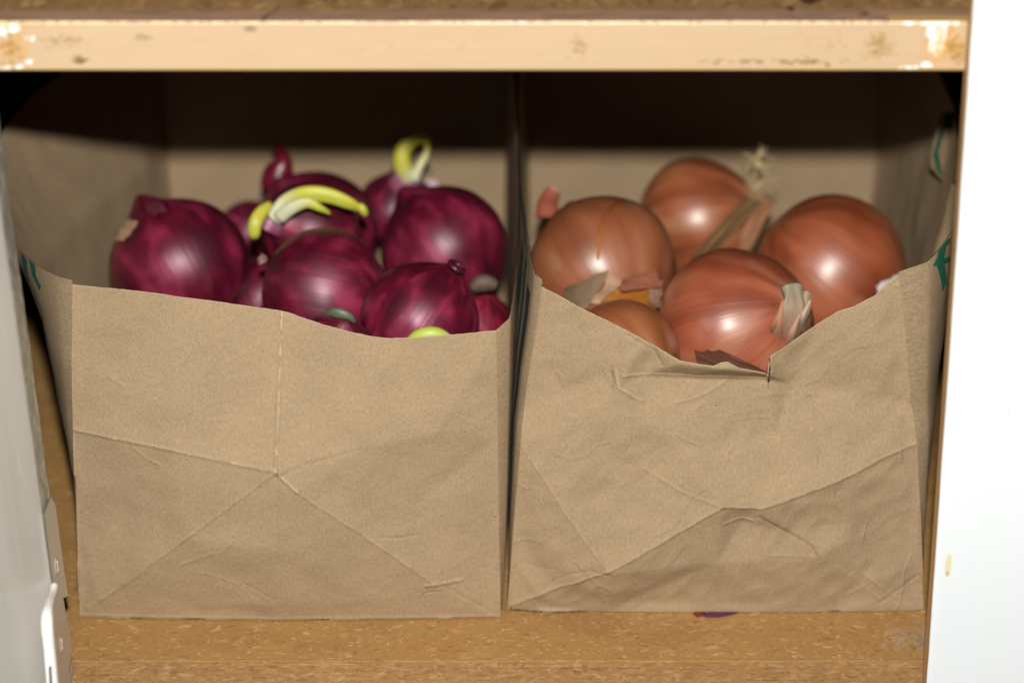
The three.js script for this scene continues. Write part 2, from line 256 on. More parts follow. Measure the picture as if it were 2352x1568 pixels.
// left: open door with painted jamb strip, hinge leaves and screws
{
  const ZA = STILE_Z, ZB = 0.012;
  const a0 = atZ(4, 503, ZA), a1 = atZ(116, 1325, ZA), b0 = atZ(33, 542, ZB), b1 = atZ(99, 1030, ZB);
  const xa = (y) => a0.x + (y - a0.y) * (a1.x - a0.x) / (a1.y - a0.y), xb = (y) => b0.x + (y - b0.y) * (b1.x - b0.x) / (b1.y - b0.y), y0 = -0.12, y1 = 0.4;
  const stripTex = canvasTex(256, 2048, (g, w, h) => {
    const r = rng(41); g.fillStyle = '#c0bfae'; g.fillRect(0, 0, w, h);
    for (let i = 0; i < 900; i++) { g.fillStyle = `rgba(${['140,138,118', '240,240,234', '150,146,125', '255,255,252', '165,163,148'][i % 5]},${.25 + .6 * r()})`; g.fillRect(r() * w, r() * h, 8 + 26 * r() * r(), 20 + 90 * r() * r()); }
  });
  const paintTex = canvasTex(512, 1024, (g, w, h) => {
    const r = rng(43); g.fillStyle = '#cbc7c0'; g.fillRect(0, 0, w, h);
    for (let i = 0; i < 500; i++) { g.fillStyle = `rgba(${['192,192,186', '218,218,216', '202,190,184'][i % 3]},${.2 * r()})`; g.fillRect(r() * w, r() * h, 2 + 16 * r(), 80 + 300 * r()); }
    for (let i = 0; i < 30; i++) { g.fillStyle = `rgba(250,250,250,${.4 * r()})`; g.fillRect(r() * w, r() * h, 2, 6 + 14 * r()); }
  });
  const paint = new THREE.MeshPhysicalMaterial({ map: paintTex, roughness: 0.33, clearcoat: 0.3, clearcoatRoughness: 0.15 });
  const strip = new THREE.MeshPhysicalMaterial({ map: stripTex, roughness: 0.4, bumpMap: stripTex, bumpScale: 0.0006 });
  // jamb: a post whose right face is the grained strip
  part('door_jamb', sheet((u, v) => { const y = lerp(y0, y1, v); return V(lerp(xa(y), xb(y), u) + 0.00025 * fbm(u * 6, v * 160, 3, 3), y, lerp(ZA, ZB, u)); }, steps(14), steps(300), 0.016, (u, v) => [u, v * 2]), strip, cabinet, 'grey white painted jamb edge showing wood grain');
  const ang = THREE.MathUtils.degToRad(14.5), dx = -Math.sin(ang), dz = Math.cos(ang), len = 0.26;
  const door = part('door', sheet((u, v) => { const y = lerp(y0, y1, v), s = u * len; return V(xa(y) + 0.0003 + dx * s - 0.0001 * Math.exp(-s / 0.0015), y, ZA + 0.0008 + dz * s); }, [1, .6, .3, .12, .05, .03, .02, .012, .006, .003, 0], steps(60), 0.019, (u, v) => [u, v]), paint, cabinet, 'grey white glossy inner face of the open cupboard door');
  // hinge
  const pA = V(xa(0.1), 0.1, ZA), pB = V(xb(0.1), 0.1, ZB), nS = pB.clone().sub(pA).cross(V(xa(0) - xa(0.1), -0.1, 0)).normalize(); if (nS.x < 0) nS.negate();
  const on = (px, py, lift = 0) => atPlane(px, py, pA.clone().addScaledVector(nS, lift), nS);
  const plate = (L, R, th, n = 24) => sheet((u, v) => { const y = v; const l = poly(L, 2, y), r = poly(R, 2, y); return on(lerp(l[0], r[0], u), lerp(l[1], r[1], u), th); }, steps(8), steps(n).map((t) => t), th * 0.9 + 0.0002, (u, v) => [u * .1, v * .3]);
  const leafMat = new THREE.MeshPhysicalMaterial({ color: new THREE.Color().setRGB(0.74, 0.71, 0.62), roughness: 0.36, clearcoat: 0.3, clearcoatRoughness: 0.2 });
  const leafMat2 = new THREE.MeshPhysicalMaterial({ color: new THREE.Color().setRGB(0.72, 0.67, 0.63), roughness: 0.33, clearcoat: 0.4, clearcoatRoughness: 0.15 });
  part('hinge_leaf', plate([[96, 1184, 0], [98, 1196, .08], [117, 1338, .75], [126, 1380, 1]], [[112, 1142, 0], [122, 1160, .08], [144, 1322, .8], [152, 1368, 1]], 0.0006), leafMat, door);
  part('hinge_leaf', plate([[122, 1346, 0], [116, 1366, .1], [106, 1412, .25], [112, 1568, .8], [116, 1600, 1]], [[131, 1350, 0], [136, 1372, .1], [153, 1450, .45], [158, 1500, .62], [150, 1540, .8], [156, 1600, 1]], 0.001), leafMat2, door);
  const beadPx = [[124, 1344], [121, 1362], [112, 1388], [107, 1418], [108, 1450], [113, 1500], [119, 1570], [123, 1620]];
  part('hinge_knuckle', taper(beadPx.map(([x, y]) => on(x, y, 0.0015)), (t) => 0.0014 + 0.0009 * smooth(t, .15, .5), 1, null, 60, 14, V(1, 0.02, 0)), new THREE.MeshPhysicalMaterial({ color: new THREE.Color().setRGB(0.8, 0.8, 0.79), roughness: 0.2, clearcoat: 0.8, clearcoatRoughness: 0.08 }), door);
  const steel = new THREE.MeshPhysicalMaterial({ color: new THREE.Color().setRGB(0.42, 0.36, 0.27), roughness: 0.25, clearcoat: 0.8, clearcoatRoughness: 0.1 });
  for (const [px, py, lift] of [[127, 1300, 0.0012], [137, 1479, 0.0018]]) {
    const q = on(px, py, lift), tor = new THREE.TorusGeometry(0.0034, 0.0006, 8, 28), dome = new THREE.SphereGeometry(0.0027, 20, 8, 0, 6.2832, 0, 1.1); dome.rotateX(Math.PI / 2); dome.scale(1, 1, 0.4); dome.translate(0, 0, -0.00035);
    const slot = new THREE.BoxGeometry(0.0042, 0.0005, 0.0006); slot.rotateZ(1.1); slot.translate(0, 0, 0.0006);
    const g = mergeGeometries([tor, dome, slot]); g.applyQuaternion(new THREE.Quaternion().setFromUnitVectors(V(0, 0, 1), nS)); g.translate(q.x, q.y, q.z);
    part('screw', g, steel, door);
  }
}

// ------------------------------------------------------------------ paper bags
// spec.left / right / top: outlines of the front panel; relief: fold points [px, py, mm]
function makeBag(spec) {
  spec.bag.position.y = 0.0005;
  const { bag, z0, lean } = spec, pn = V(0, -lean, 1).normalize(), pp = V(0, 0, z0), onFront = (px, py) => atPlane(px, py, pp, pn);
  const edge = (list) => list.map(([x, y]) => { const p = onFront(x, y); return [p.x, Math.max(p.y, 0)]; }).sort((a, b) => a[1] - b[1]);
  const L = edge(spec.left), R = edge(spec.right); L[0][1] = R[0][1] = 0;
  const xl = (y) => poly(L, 1, y)[0], xr = (y) => poly(R, 1, y)[0];
  const rel = reliefOf(spec.relief.map(([x, y, mm]) => { const p = onFront(x, y); return [p.x, p.y, mm * (spec.fold ?? 1.45) / 1000]; }));
  const top = spec.top.map(([x, y]) => { let p = onFront(x, y); p = atPlane(x, y, V(0, 0, z0 + rel(p.x, p.y)), pn); return [clamp((p.x - xl(p.y)) / (xr(p.y) - xl(p.y)), 0, 1), p.y - .0005]; });
  top[0][0] = 0; top[top.length - 1][0] = 1;
  const topY = (u) => poly(top, 0, u)[1];
  const wave = (x, y) => 0.0009 * fbm(x * 30, y * 30, spec.seed, 2) + 0.00035 * fbm(x * 110, y * 110, spec.seed + 3, 3) - (spec.crumple ?? .4) * (0.0016 * Math.abs(noise(x * 34, y * 34 + x * 15, spec.seed + 7)) + 0.0008 * Math.abs(noise(x * 80 + 3, y * 80 - x * 25, spec.seed + 8)));
  const pinch = (u) => smooth(u, 0, .03) * smooth(1 - u, 0, .03);
  const lowY = (u) => { let a = 0; for (let k = -4; k <= 4; k++) a += topY(clamp(u + k * .02, 0, 1)); return a / 9 * .84; };
  const lowTab = steps(400).map(lowY), low = (u) => lowTab[Math.round(u * 400)];
  const front = (u, v) => { const y = v < .75 ? v / .75 * low(u) : lerp(low(u), topY(u), (v - .75) / .25), x = lerp(xl(y), xr(y), u); return V(x, y, z0 + lean * y + rel(x, y) + wave(x, y) * pinch(u) * smooth(v, 0, .04)); };
  const us = [...new Set([...steps(190), ...top.map((t) => +t[0].toFixed(5))])].sort((a, b) => a - b);
  const x0 = Math.min(...L.map((p) => p[0])) - 0.002, x1 = Math.max(...R.map((p) => p[0])) + 0.002, SY = 0.165, uvF = (u, v, p) => [(p.x - x0) / (x1 - x0), p.y / SY];
  const map = canvasTex(1180, 1024, (g, w, h) => {
    kraft(g, w, h, spec.seed * 7 + 1, h / SY);
    const to = ([px, py]) => { const p = onFront(px, py); return [(p.x - x0) / (x1 - x0) * w, (1 - p.y / SY) * h]; }, r = rng(spec.seed);
    g.lineCap = 'round';
    for (const c of spec.creases) for (let i = 1; i < c.p.length; i++) {      // rubbed, paler fibres along the folds
      const a = to(c.p[i - 1]), b = to(c.p[i]), n = Math.ceil(Math.hypot(b[0] - a[0], b[1] - a[1]) / 3);
      for (let k = 0; k < n; k++) { const t = (k + r()) / n, s = c.s * (0.25 + r()), x = lerp(a[0], b[0], t), y = lerp(a[1], b[1], t); g.strokeStyle = c.d ? `rgba(95,68,40,${.10 * s})` : `rgba(226,200,160,${.10 * s})`; g.lineWidth = (c.w ?? 2) * (0.4 + 1.6 * r()); const ux = (b[0] - a[0]) / n * 1.3 / 3 * 3, uy = (b[1] - a[1]) / n * 1.3; g.beginPath(); const j = 2.5 + (c.w ?? 2); if (noise(x * .02, y * .02, c.s * 9) > -.22) { g.moveTo(x + (r() - .5) * j, y + (r() - .5) * j); g.lineTo(x + ux * 1.6 + (r() - .5) * 2, y + uy * 1.6 + (r() - .5) * 2); g.stroke(); } }
    }
  });
  const bump = canvasTex(1180, 1024, (g, w, h) => {
    const im = g.createImageData(w, h), r = rng(spec.seed + 70), to = ([px, py]) => { const p = onFront(px, py); return [(p.x - x0) / (x1 - x0) * w, (1 - p.y / SY) * h]; };
    for (let i = 0; i < w * h; i++) { const x = i % w, y = Math.floor(i / w), q = 118 + 22 * fbm(x / 60, y / 60, spec.seed, 3) + 13 * (r() - .5) + 8 * noise(x / 5, y / 5, spec.seed); im.data[i * 4] = im.data[i * 4 + 1] = im.data[i * 4 + 2] = q; im.data[i * 4 + 3] = 255; }
    g.putImageData(im, 0, 0); g.lineCap = g.lineJoin = 'round';
    const fold = (pts, up, amp, wide) => { for (const k of [1, .7, .45, .25, .12]) { g.strokeStyle = up ? `rgba(255,255,255,${amp})` : `rgba(0,0,0,${amp})`; g.lineWidth = Math.max(1, wide * k); g.beginPath(); pts.forEach((p, i) => (i ? g.lineTo(...p) : g.moveTo(...p))); g.stroke(); } };
    for (const c of spec.creases) fold(c.p.map(to), !c.d, .11 * Math.min(1.2, c.s), 15);
    for (let i = 0; i < (spec.crumple ? 60 : 16); i++) { let x = r() * w, y = r() * h, a = r() * 6.28; const pts = [[x, y]], n = 2 + Math.floor(r() * 3), l = 14 + 40 * r(); for (let k = 0; k < n; k++) { a += (r() - .5) * 1.1; x += Math.cos(a) * l; y += Math.sin(a) * l; pts.push([x, y]); } fold(pts, r() < .5, .025 + .045 * r(), 7 + 9 * r()); }
  }, false);
  const fm = paperMat(map); fm.bumpMap = bump; fm.bumpScale = 0.0019;
  const fp = part('front_panel', sheet(front, us, steps(150), 0.0004, uvF), fm, bag, spec.frontLabel);
  const fr = rng(spec.seed + 40), rim = []; for (let i = 0; i <= 150; i++) { const q = front(i / 150, 1); q.y += 0.0001; q.z += (fr() - .5) * .0002; rim.push(q); }
  part('cut_edge', taper(rim, (t) => 0.00021 + 0.00012 * noise(t * 60, spec.seed), 1, null, 300, 6, V(0, .3, 1)), RIM, fp);
  // side panels: from the front corner to the back corner, bellied
  for (const s of spec.sides) {
    const x = s.left ? xl : xr, u0 = s.left ? 0 : 1;
    const f = (u, v) => {
      const y = v * poly(s.top, 0, u)[1], yl = low(u0), c = front(u0, y < yl ? y / yl * .75 : clamp(.75 + (y - yl) / (topY(u0) - yl) * .25, 0, 1)), z = lerp(c.z - .0005, s.zb, u), k = clamp(y / 0.155, 0, 1.1);
      const crease = s.fold ? s.fold(u, y) : 0;
      return V(lerp(x(Math.min(y, topY(u0))), s.xb, u) + s.belly * Math.pow(k, s.pow ?? 1.2) * Math.pow(Math.sin(Math.PI * Math.pow(u, s.skew ?? 0.85)), s.round ?? 0.8) + crease + (s.wob ?? 0.0022) * fbm(z * 22, y * 22, s.seed, 3) * smooth(u, 0, .12) * smooth(1 - u, 0, .12), y, z);
    };
    const seen = []; if (s.print) for (let i = 0; i <= 60; i++) for (let j = 0; j <= 70; j++) { const q = proj(f(i / 160, j / 70)); seen.push([q[0], q[1], i / 160, j / 70]); }
    const find = (px, py, lim = 1) => { let b = 1e9, o = null; for (const q of seen) if (q[2] <= lim) { const d = (q[0] - px) ** 2 + (q[1] - py) ** 2; if (d < b) { b = d; o = q; } } return f(o[2], o[3]); };
    const m = s.print ? paperMat(canvasTex(1024, 512, (g, w, h) => { kraft(g, w, h, s.seed, w / 0.34); s.print(g, (px, py, lim) => { const p = find(px, py, lim); return [(p.z + 0.335) / 0.34 * w, (1 - p.y / 0.17) * h]; }, (z, y) => [(z + 0.335) / 0.34 * w, (1 - y / 0.17) * h], w, h); })) : PAPER;
    const gus = s.left ? [...steps(90)].reverse() : steps(90);
    part('side_panel', sheet(f, gus, steps(50), 0.0004, s.print ? (u, v, p) => [(p.z + 0.335) / 0.34, p.y / 0.17] : (u, v, p) => uvM(p, 'z'), null, !!s.print), s.print ? [m, PAPER] : m, bag, s.label);
  }
  const [SL, SR] = [spec.sides[0].xb, spec.sides[1].xb];
  part('back_panel', sheet((u, v) => { const y = v * spec.backTop, x = lerp(SL, SR, u); return V(x, y, spec.sides[0].zb + 0.0025 * fbm(x * 25, y * 25, spec.seed + 4, 3) * Math.sin(Math.PI * u) + 0.0035 * Math.abs(u - .5) * smooth(v, .3, .7)); }, steps(60).reverse(), steps(50), 0.0004, (u, v, p) => uvM(p)), PAPER, bag);
  const b = (u, v) => { const c = front(v, 0); return V(lerp(c.x, lerp(SL, SR, v), u), 0.0002, lerp(c.z, spec.sides[0].zb, u)); };
  part('base_panel', sheet(b, steps(10), steps(10), 0.0004, (u, v, p) => uvM(p, 'h')), PAPER, bag);
}
const GREEN = 'rgb(10,95,66)', INK = 'rgba(24,34,38,.9)';
const stroke = (g, pts, w, c) => { g.strokeStyle = c; g.lineWidth = w; g.lineCap = 'butt'; g.lineJoin = 'round'; g.beginPath(); pts.forEach((p, i) => (i ? g.lineTo(...p) : g.moveTo(...p))); g.stroke(); };

const bagL = thing('paper_bag', 'brown paper bag cut down evenly and filled with purple red onions', 'paper bag');
makeBag({
  bag: bagL, seed: 11, z0: -0.03, lean: -0.06, backTop: 0.165, frontLabel: 'smooth front with one star of creases',
  left: [[168, 655], [167, 800], [170, 980], [176, 1200], [183, 1418]], right: [[1140, 760], [1142, 900], [1144, 1060], [1147, 1250], [1150, 1420]],
  top: [[168, 655], [300, 668], [470, 690], [600, 707], [645, 713], [660, 717], [740, 745], [800, 763], [850, 774], [900, 779], [960, 778], [1040, 771], [1100, 765], [1140, 760]],
  relief: [[160, 640, 1.5], [400, 670, -.8], [645, 700, -3.2], [900, 760, 1], [1150, 740, 3], [172, 978, 3], [405, 1013, 6.5], [640, 1048, 10], [642, 880, 1.6], [183, 1425, 0], [1155, 1425, 0], [1147, 1000, 1], [830, 1008, 7], [1000, 980, 5], [640, 1425, 1.6], [400, 1425, 1], [900, 1425, 1], [630, 1370, 4.6], [420, 1385, 2.6], [860, 1370, 3.2],
    [430, 1210, 8], [230, 1370, 2.5], [690, 1092, 10.4], [820, 1190, 7.5], [1000, 1330, 3.5], [645, 1230, 9.5], [180, 1200, 0.5], [300, 1150, 2.5], [950, 1150, 3]],
  creases: [{ p: [[645, 713], [642, 880], [640, 1048]], s: 1.4, w: 4 }, { p: [[172, 978], [405, 1013], [640, 1048]], s: 1, w: 2.5 }, { p: [[640, 1048], [430, 1210], [230, 1370]], s: .7, w: 2.5 }, { p: [[640, 1048], [690, 1092]], s: 1.5, w: 4 }, { p: [[690, 1092], [820, 1190], [1000, 1330]], s: .7, w: 2.5 },
    { p: [[640, 1060], [700, 1035], [830, 1008]], s: .6, w: 4, d: 1 }, { p: [[980, 1333], [1060, 1325]], s: 1.2, w: 3 }, { p: [[1020, 1335], [1145, 1415]], s: .5, d: 1 }, { p: [[200, 1395], [340, 1290]], s: .5 }, { p: [[645, 1050], [644, 1250]], s: .4, d: 1, w: 3 }, { p: [[185, 1412], [1148, 1415]], s: .5 }, { p: [[170, 660], [168, 800], [172, 980], [183, 1415]], s: .6 },
    { p: [[500, 1240], [420, 1275]], s: .4 }, { p: [[250, 860], [285, 880]], s: .5 }],
  sides: [
    { left: true, xb: -0.180, zb: -0.33, belly: -0.056, pow: 1.5, skew: 0.9, round: 0.8, seed: 51, top: [[0, .1528], [.06, .152], [.12, .151], [.23, .1505], [.36, .152], [.55, .157], [1, .163]], label: 'bulging left side with two green printed strokes',
      fold: (u, y) => { const d = y - (.116 - .028 * (u - .2)); return 0.0035 * Math.exp(-Math.abs(d) / .016) * smooth(u, .05, .2) * smooth(1 - u, .02, .12); },
      print: (g, at) => { stroke(g, [at(58, 585, .26), at(66, 650, .26)], 14, GREEN); stroke(g, [at(78, 596, .26), at(78, 632, .26), at(94, 664, .26)], 13, GREEN); } },
    { left: false, xb: -0.0036, zb: -0.33, belly: 0.0088, pow: .6, skew: .45, round: .5, wob: .0008, seed: 52, top: [[0, .1325], [.03, .142], [.07, .150], [.13, .156], [.3, .157], [1, .16]],
      print: (g, at, mm) => { const q = rng(6); for (let i = 0; i < 9; i++) { const p = mm(-0.046 - .002 * i, 0.128 - .004 * i); g.fillStyle = INK; g.fillRect(p[0], p[1], 3, 5 + 6 * q()); } stroke(g, [mm(-.055, .12), mm(-.06, .075)], 16, INK); stroke(g, [mm(-.045, .1), mm(-.047, .045)], 9, GREEN); stroke(g, [mm(-.075, .14), mm(-.075, .03)], 20, INK); stroke(g, [mm(-.1, .145), mm(-.1, .03)], 26, 'rgba(20,50,46,.9)'); stroke(g, [mm(-.07, .15), mm(-.2, .155)], 20, INK); } },
  ],
});
const bagR = thing('paper_bag', 'crumpled brown paper bag with a torn V-shaped front edge, filled with yellow onions', 'paper bag');
makeBag({
  bag: bagR, seed: 12, fold: 1.3, crumple: 1, z0: -0.036, lean: -0.05, backTop: 0.165, frontLabel: 'crumpled front with a torn, folded notch in its edge',
  left: [[1245, 660], [1232, 760], [1212, 880], [1196, 1010], [1180, 1200], [1165, 1397]], right: [[2065, 635], [2078, 760], [2094, 930], [2104, 1010], [2114, 1200], [2121, 1411]],
  top: [[1245, 660], [1290, 685], [1360, 722], [1410, 748], [1440, 762], [1480, 783], [1540, 818], [1562, 828], [1600, 833], [1638, 838], [1655, 834], [1672, 833], [1700, 844], [1740, 851], [1758, 854], [1766, 868], [1769, 822], [1800, 800], [1880, 746], [1925, 718], [1960, 706], [2010, 680], [2040, 650], [2065, 635]],
  relief: [[1235, 645, 0], [1420, 745, 2], [1500, 785, 3], [1562, 818, 6.5], [1660, 826, 8], [1758, 842, 6], [1766, 880, 1.2], [1776, 815, 1.5], [1410, 860, 1.5], [1480, 858, 1], [1560, 862, .8], [1660, 868, .5], [1762, 872, 0], [1425, 885, 3], [1440, 830, 3.5], [1880, 735, 0], [1960, 695, -.5], [2075, 625, 0], [2094, 930, 0], [2106, 1012, 2], [2125, 1418, 0], [1200, 940, -1], [1192, 1012, 3], [1180, 1200, 1], [1160, 1402, 0],
    [1655, 1130, 11], [1740, 1137, 10], [1395, 1280, 10.5], [1530, 1203, 10.6], [1875, 1258, 8], [1805, 1200, 7], [1290, 1145, 7], [1450, 1110, 4], [1560, 1010, 5], [1820, 890, -1.5], [1780, 1000, 1.5], [1920, 1078, 7.5], [2010, 1045, 5], [1960, 1180, 4.8], [2000, 1290, 3.5], [1640, 1270, 7], [1700, 1180, 6.5], [1640, 1410, 1.5], [1400, 1402, 1.5], [1900, 1412, 1], [1270, 1340, 5], [1240, 1220, 5], [2030, 1370, 2.5], [1990, 800, 1], [1350, 950, 3]],
  creases: [{ p: [[1655, 1130], [1700, 1134], [1740, 1136], [1830, 1112], [1920, 1080], [2100, 1015]], s: 1, w: 2.2 }, { p: [[1655, 1130], [1530, 1204], [1395, 1280], [1270, 1340], [1172, 1392]], s: 1, w: 2.4 }, { p: [[1196, 1010], [1290, 1145], [1380, 1265]], s: .5, w: 3 }, { p: [[1395, 1280], [1370, 1245]], s: 1, w: 4 }, { p: [[1480, 1065], [1560, 1105], [1655, 1130]], s: .6, w: 2 },
    { p: [[1740, 1160], [1805, 1200], [1860, 1230], [1880, 1260]], s: 1, w: 5, d: 1 }, { p: [[1660, 1175], [1700, 1165], [1725, 1172]], s: .8, w: 2.5 }, { p: [[1430, 857], [1560, 861], [1768, 871]], s: .9, w: 2.2 }, { p: [[1405, 845], [1407, 890]], s: .9, w: 3, d: 1 }, { p: [[1412, 850], [1420, 885], [1475, 915]], s: 1.1, w: 3 }, { p: [[1500, 790], [1520, 830]], s: .9, d: 1, w: 2 }, { p: [[1440, 765], [1505, 800]], s: .7, d: 1, w: 3 },
    { p: [[2068, 650], [2095, 940], [2108, 1020], [2120, 1405]], s: .7, w: 2.5 }, { p: [[1243, 670], [1212, 880], [1196, 1010]], s: .6, w: 2 }, { p: [[1750, 1250], [1880, 1255], [1950, 1310], [2040, 1390]], s: .35, w: 2.5 }, { p: [[1640, 1395], [1640, 1300]], s: .3 }, { p: [[2020, 1380], [2110, 1320]], s: .7, d: 1, w: 3 }, { p: [[1970, 1300], [2060, 1370]], s: .5, w: 3 }],
  sides: [
    { left: true, xb: 0.0095, zb: -0.33, belly: -0.0078, pow: .6, skew: .9, round: .35, wob: .0008, seed: 53, top: [[0, .1503], [.04, .1535], [.08, .158], [.3, .157], [1, .16]],
      print: (g, at, mm) => { stroke(g, [mm(-.075, .158), mm(-.11, .157)], 6, GREEN); stroke(g, [mm(-.058, .14), mm(-.056, .03)], 30, INK); stroke(g, [mm(-.075, .145), mm(-.072, .03)], 26, 'rgba(14,60,48,.9)'); stroke(g, [mm(-.1, .14), mm(-.1, .03)], 60, 'rgba(20,40,42,.9)'); } },
    { left: false, xb: 0.1896, zb: -0.33, belly: 0.034, pow: 1.3, skew: 0.75, round: 0.5, seed: 54, top: [[0, .1535], [.02, .1585], [.05, .1655], [.08, .171], [.12, .173], [.2, .168], [.27, .160], [.33, .152], [.4, .147], [.5, .150], [.62, .157], [1, .165]], label: 'right side with a cut-off green printed letter near its edge',
      fold: (u, y) => -0.006 * Math.exp(-((u - .36) ** 2) / 0.0012) * smooth(y, .07, .12),
      print: (g, at) => { stroke(g, [at(2164, 562, .14), at(2163, 600, .14), at(2168, 662, .14)], 15, GREEN); stroke(g, [at(2148, 612, .14), at(2160, 586, .14)], 9, GREEN); stroke(g, [at(2164, 560, .14), at(2182, 552, .14)], 9, GREEN); stroke(g, [at(2166, 608, .14), at(2184, 598, .14)], 8, GREEN); } },
  ],
});
// outward folded flap of the right bag's far side, printed green
{
  const tex = canvasTex(256, 256, (g, w, h) => { kraft(g, w, h, 99, 256 / 0.06); stroke(g, [[48, 0], [30, 90], [22, 170]], 22, GREEN); stroke(g, [[20, 150], [60, 215], [130, 250]], 26, GREEN); });
  const Lp = [[2160, 262, 0], [2150, 300, .3], [2138, 350, .6], [2136, 385, .75], [2160, 415, 1]], Rp = [[2250, 250, 0], [2250, 330, .3], [2250, 390, .6], [2250, 440, .75], [2250, 480, 1]];
  part('folded_flap', sheet((u, v) => { const a = poly(Lp, 2, v), b = poly(Rp, 2, v); return atDepth(lerp(a[0], b[0], u), lerp(a[1], b[1], u), 1.052 + 0.045 * u); }, steps(16), steps(24), 0.0004, (u, v) => [u, 1 - v]).scale(1, 1, 1), paperMat(tex), bagR, 'outward folded flap with green print');
}

// ------------------------------------------------------------------ onions
function skinTex(seed, kind) {
  const pal = kind === 'red' ? [[0.056, 0.0022, 0.011], [0.115, 0.0034, 0.018], [0.25, 0.018, 0.058], [0.15, 0.022, 0.035]] : [[0.15, 0.032, 0.012], [0.255, 0.063, 0.025], [0.35, 0.11, 0.052], [0.36, 0.24, 0.125]];
  const st = (u, v, R, k, s) => noise(Math.cos(u * 6.2832) * R + s, Math.sin(u * 6.2832) * R, v * k + s * 1.7);
  const tone = (u, v) => kind === 'red' ? 0.44 + 0.7 * st(u, v, 1.8, 3.4, seed) + 0.12 * st(u, v, 8, 1.8, seed + 3) + 0.12 * st(u, v, 30, 1.7, seed + 6) + 0.6 * st(u, v, 3.2, 8, seed + 8) + 0.3 * st(u, v, 7, 15, seed + 11) : 0.5 + 0.6 * st(u, v, 2.0, 2.6, seed) + 0.15 * st(u, v, 8, 1.8, seed + 3) + 0.12 * st(u, v, 28, 1.7, seed + 6) + .3 * st(u, v, 3.5, 8, seed + 8);
  const mix = (a, b, k) => a.map((x, i) => lerp(x, b[i], k));
  const map = dataTex(640, 320, (u, v) => {
    const t = clamp(tone(u, v), 0, 1); let c = t < .5 ? mix(pal[0], pal[1], t * 2) : mix(pal[1], pal[2], (t - .5) * 2);
    const dry = clamp(smooth(v, .86, .97) + 0.5 * smooth(1 - v, .93, 1), 0, 1) * (kind === 'red' ? .12 : .7); c = mix(c, pal[3], dry);
    const scuff = smooth(st(u, v, 3, 6, seed + 20), .32, .5) * (kind === 'red' ? .3 : .14); return mix(c, pal[3], scuff);
  });
  const bump = dataTex(640, 320, (u, v) => { const k = clamp(0.5 + 0.3 * st(u, v, 26, 1.5, seed + 6) + .35 * st(u, v, 9, 1.6, seed + 3) + .2 * st(u, v, 5, 9, seed + 8), 0, 1); return [k, k, k]; }, false);
  return [map, bump];
}
const mats = { red: [], yellow: [] };
for (const [k, n] of [['red', 3], ['yellow', 3]]) for (let i = 0; i < n; i++) { const [map, bumpMap] = skinTex(7 * i + (k === 'red' ? 2 : 40), k); mats[k].push(new THREE.MeshPhysicalMaterial({ map, bumpMap, bumpScale: k === 'red' ? 0.0002 : 0.0002, roughness: k === 'red' ? 0.46 : 0.43, ior: 1.6, clearcoat: k === 'red' ? 0.35 : 0.9, clearcoatRoughness: k === 'red' ? 0.42 : 0.38, specularColor: k === 'red' ? new THREE.Color().setRGB(1, .62, .78) : new THREE.Color().setRGB(1, .92, .86), side: THREE.DoubleSide })); }
const vc = (o) => new THREE.MeshPhysicalMaterial({ vertexColors: true, roughness: 0.45, side: THREE.DoubleSide, ...o });
const leafM = vc({ roughness: 0.5, clearcoat: .15, clearcoatRoughness: .4 }), dryM = vc({ roughness: 0.75 }), glossM = vc({ roughness: 0.33 });
const G = { red: 'red onions in the left bag', yellow: 'yellow onions in the right bag' };

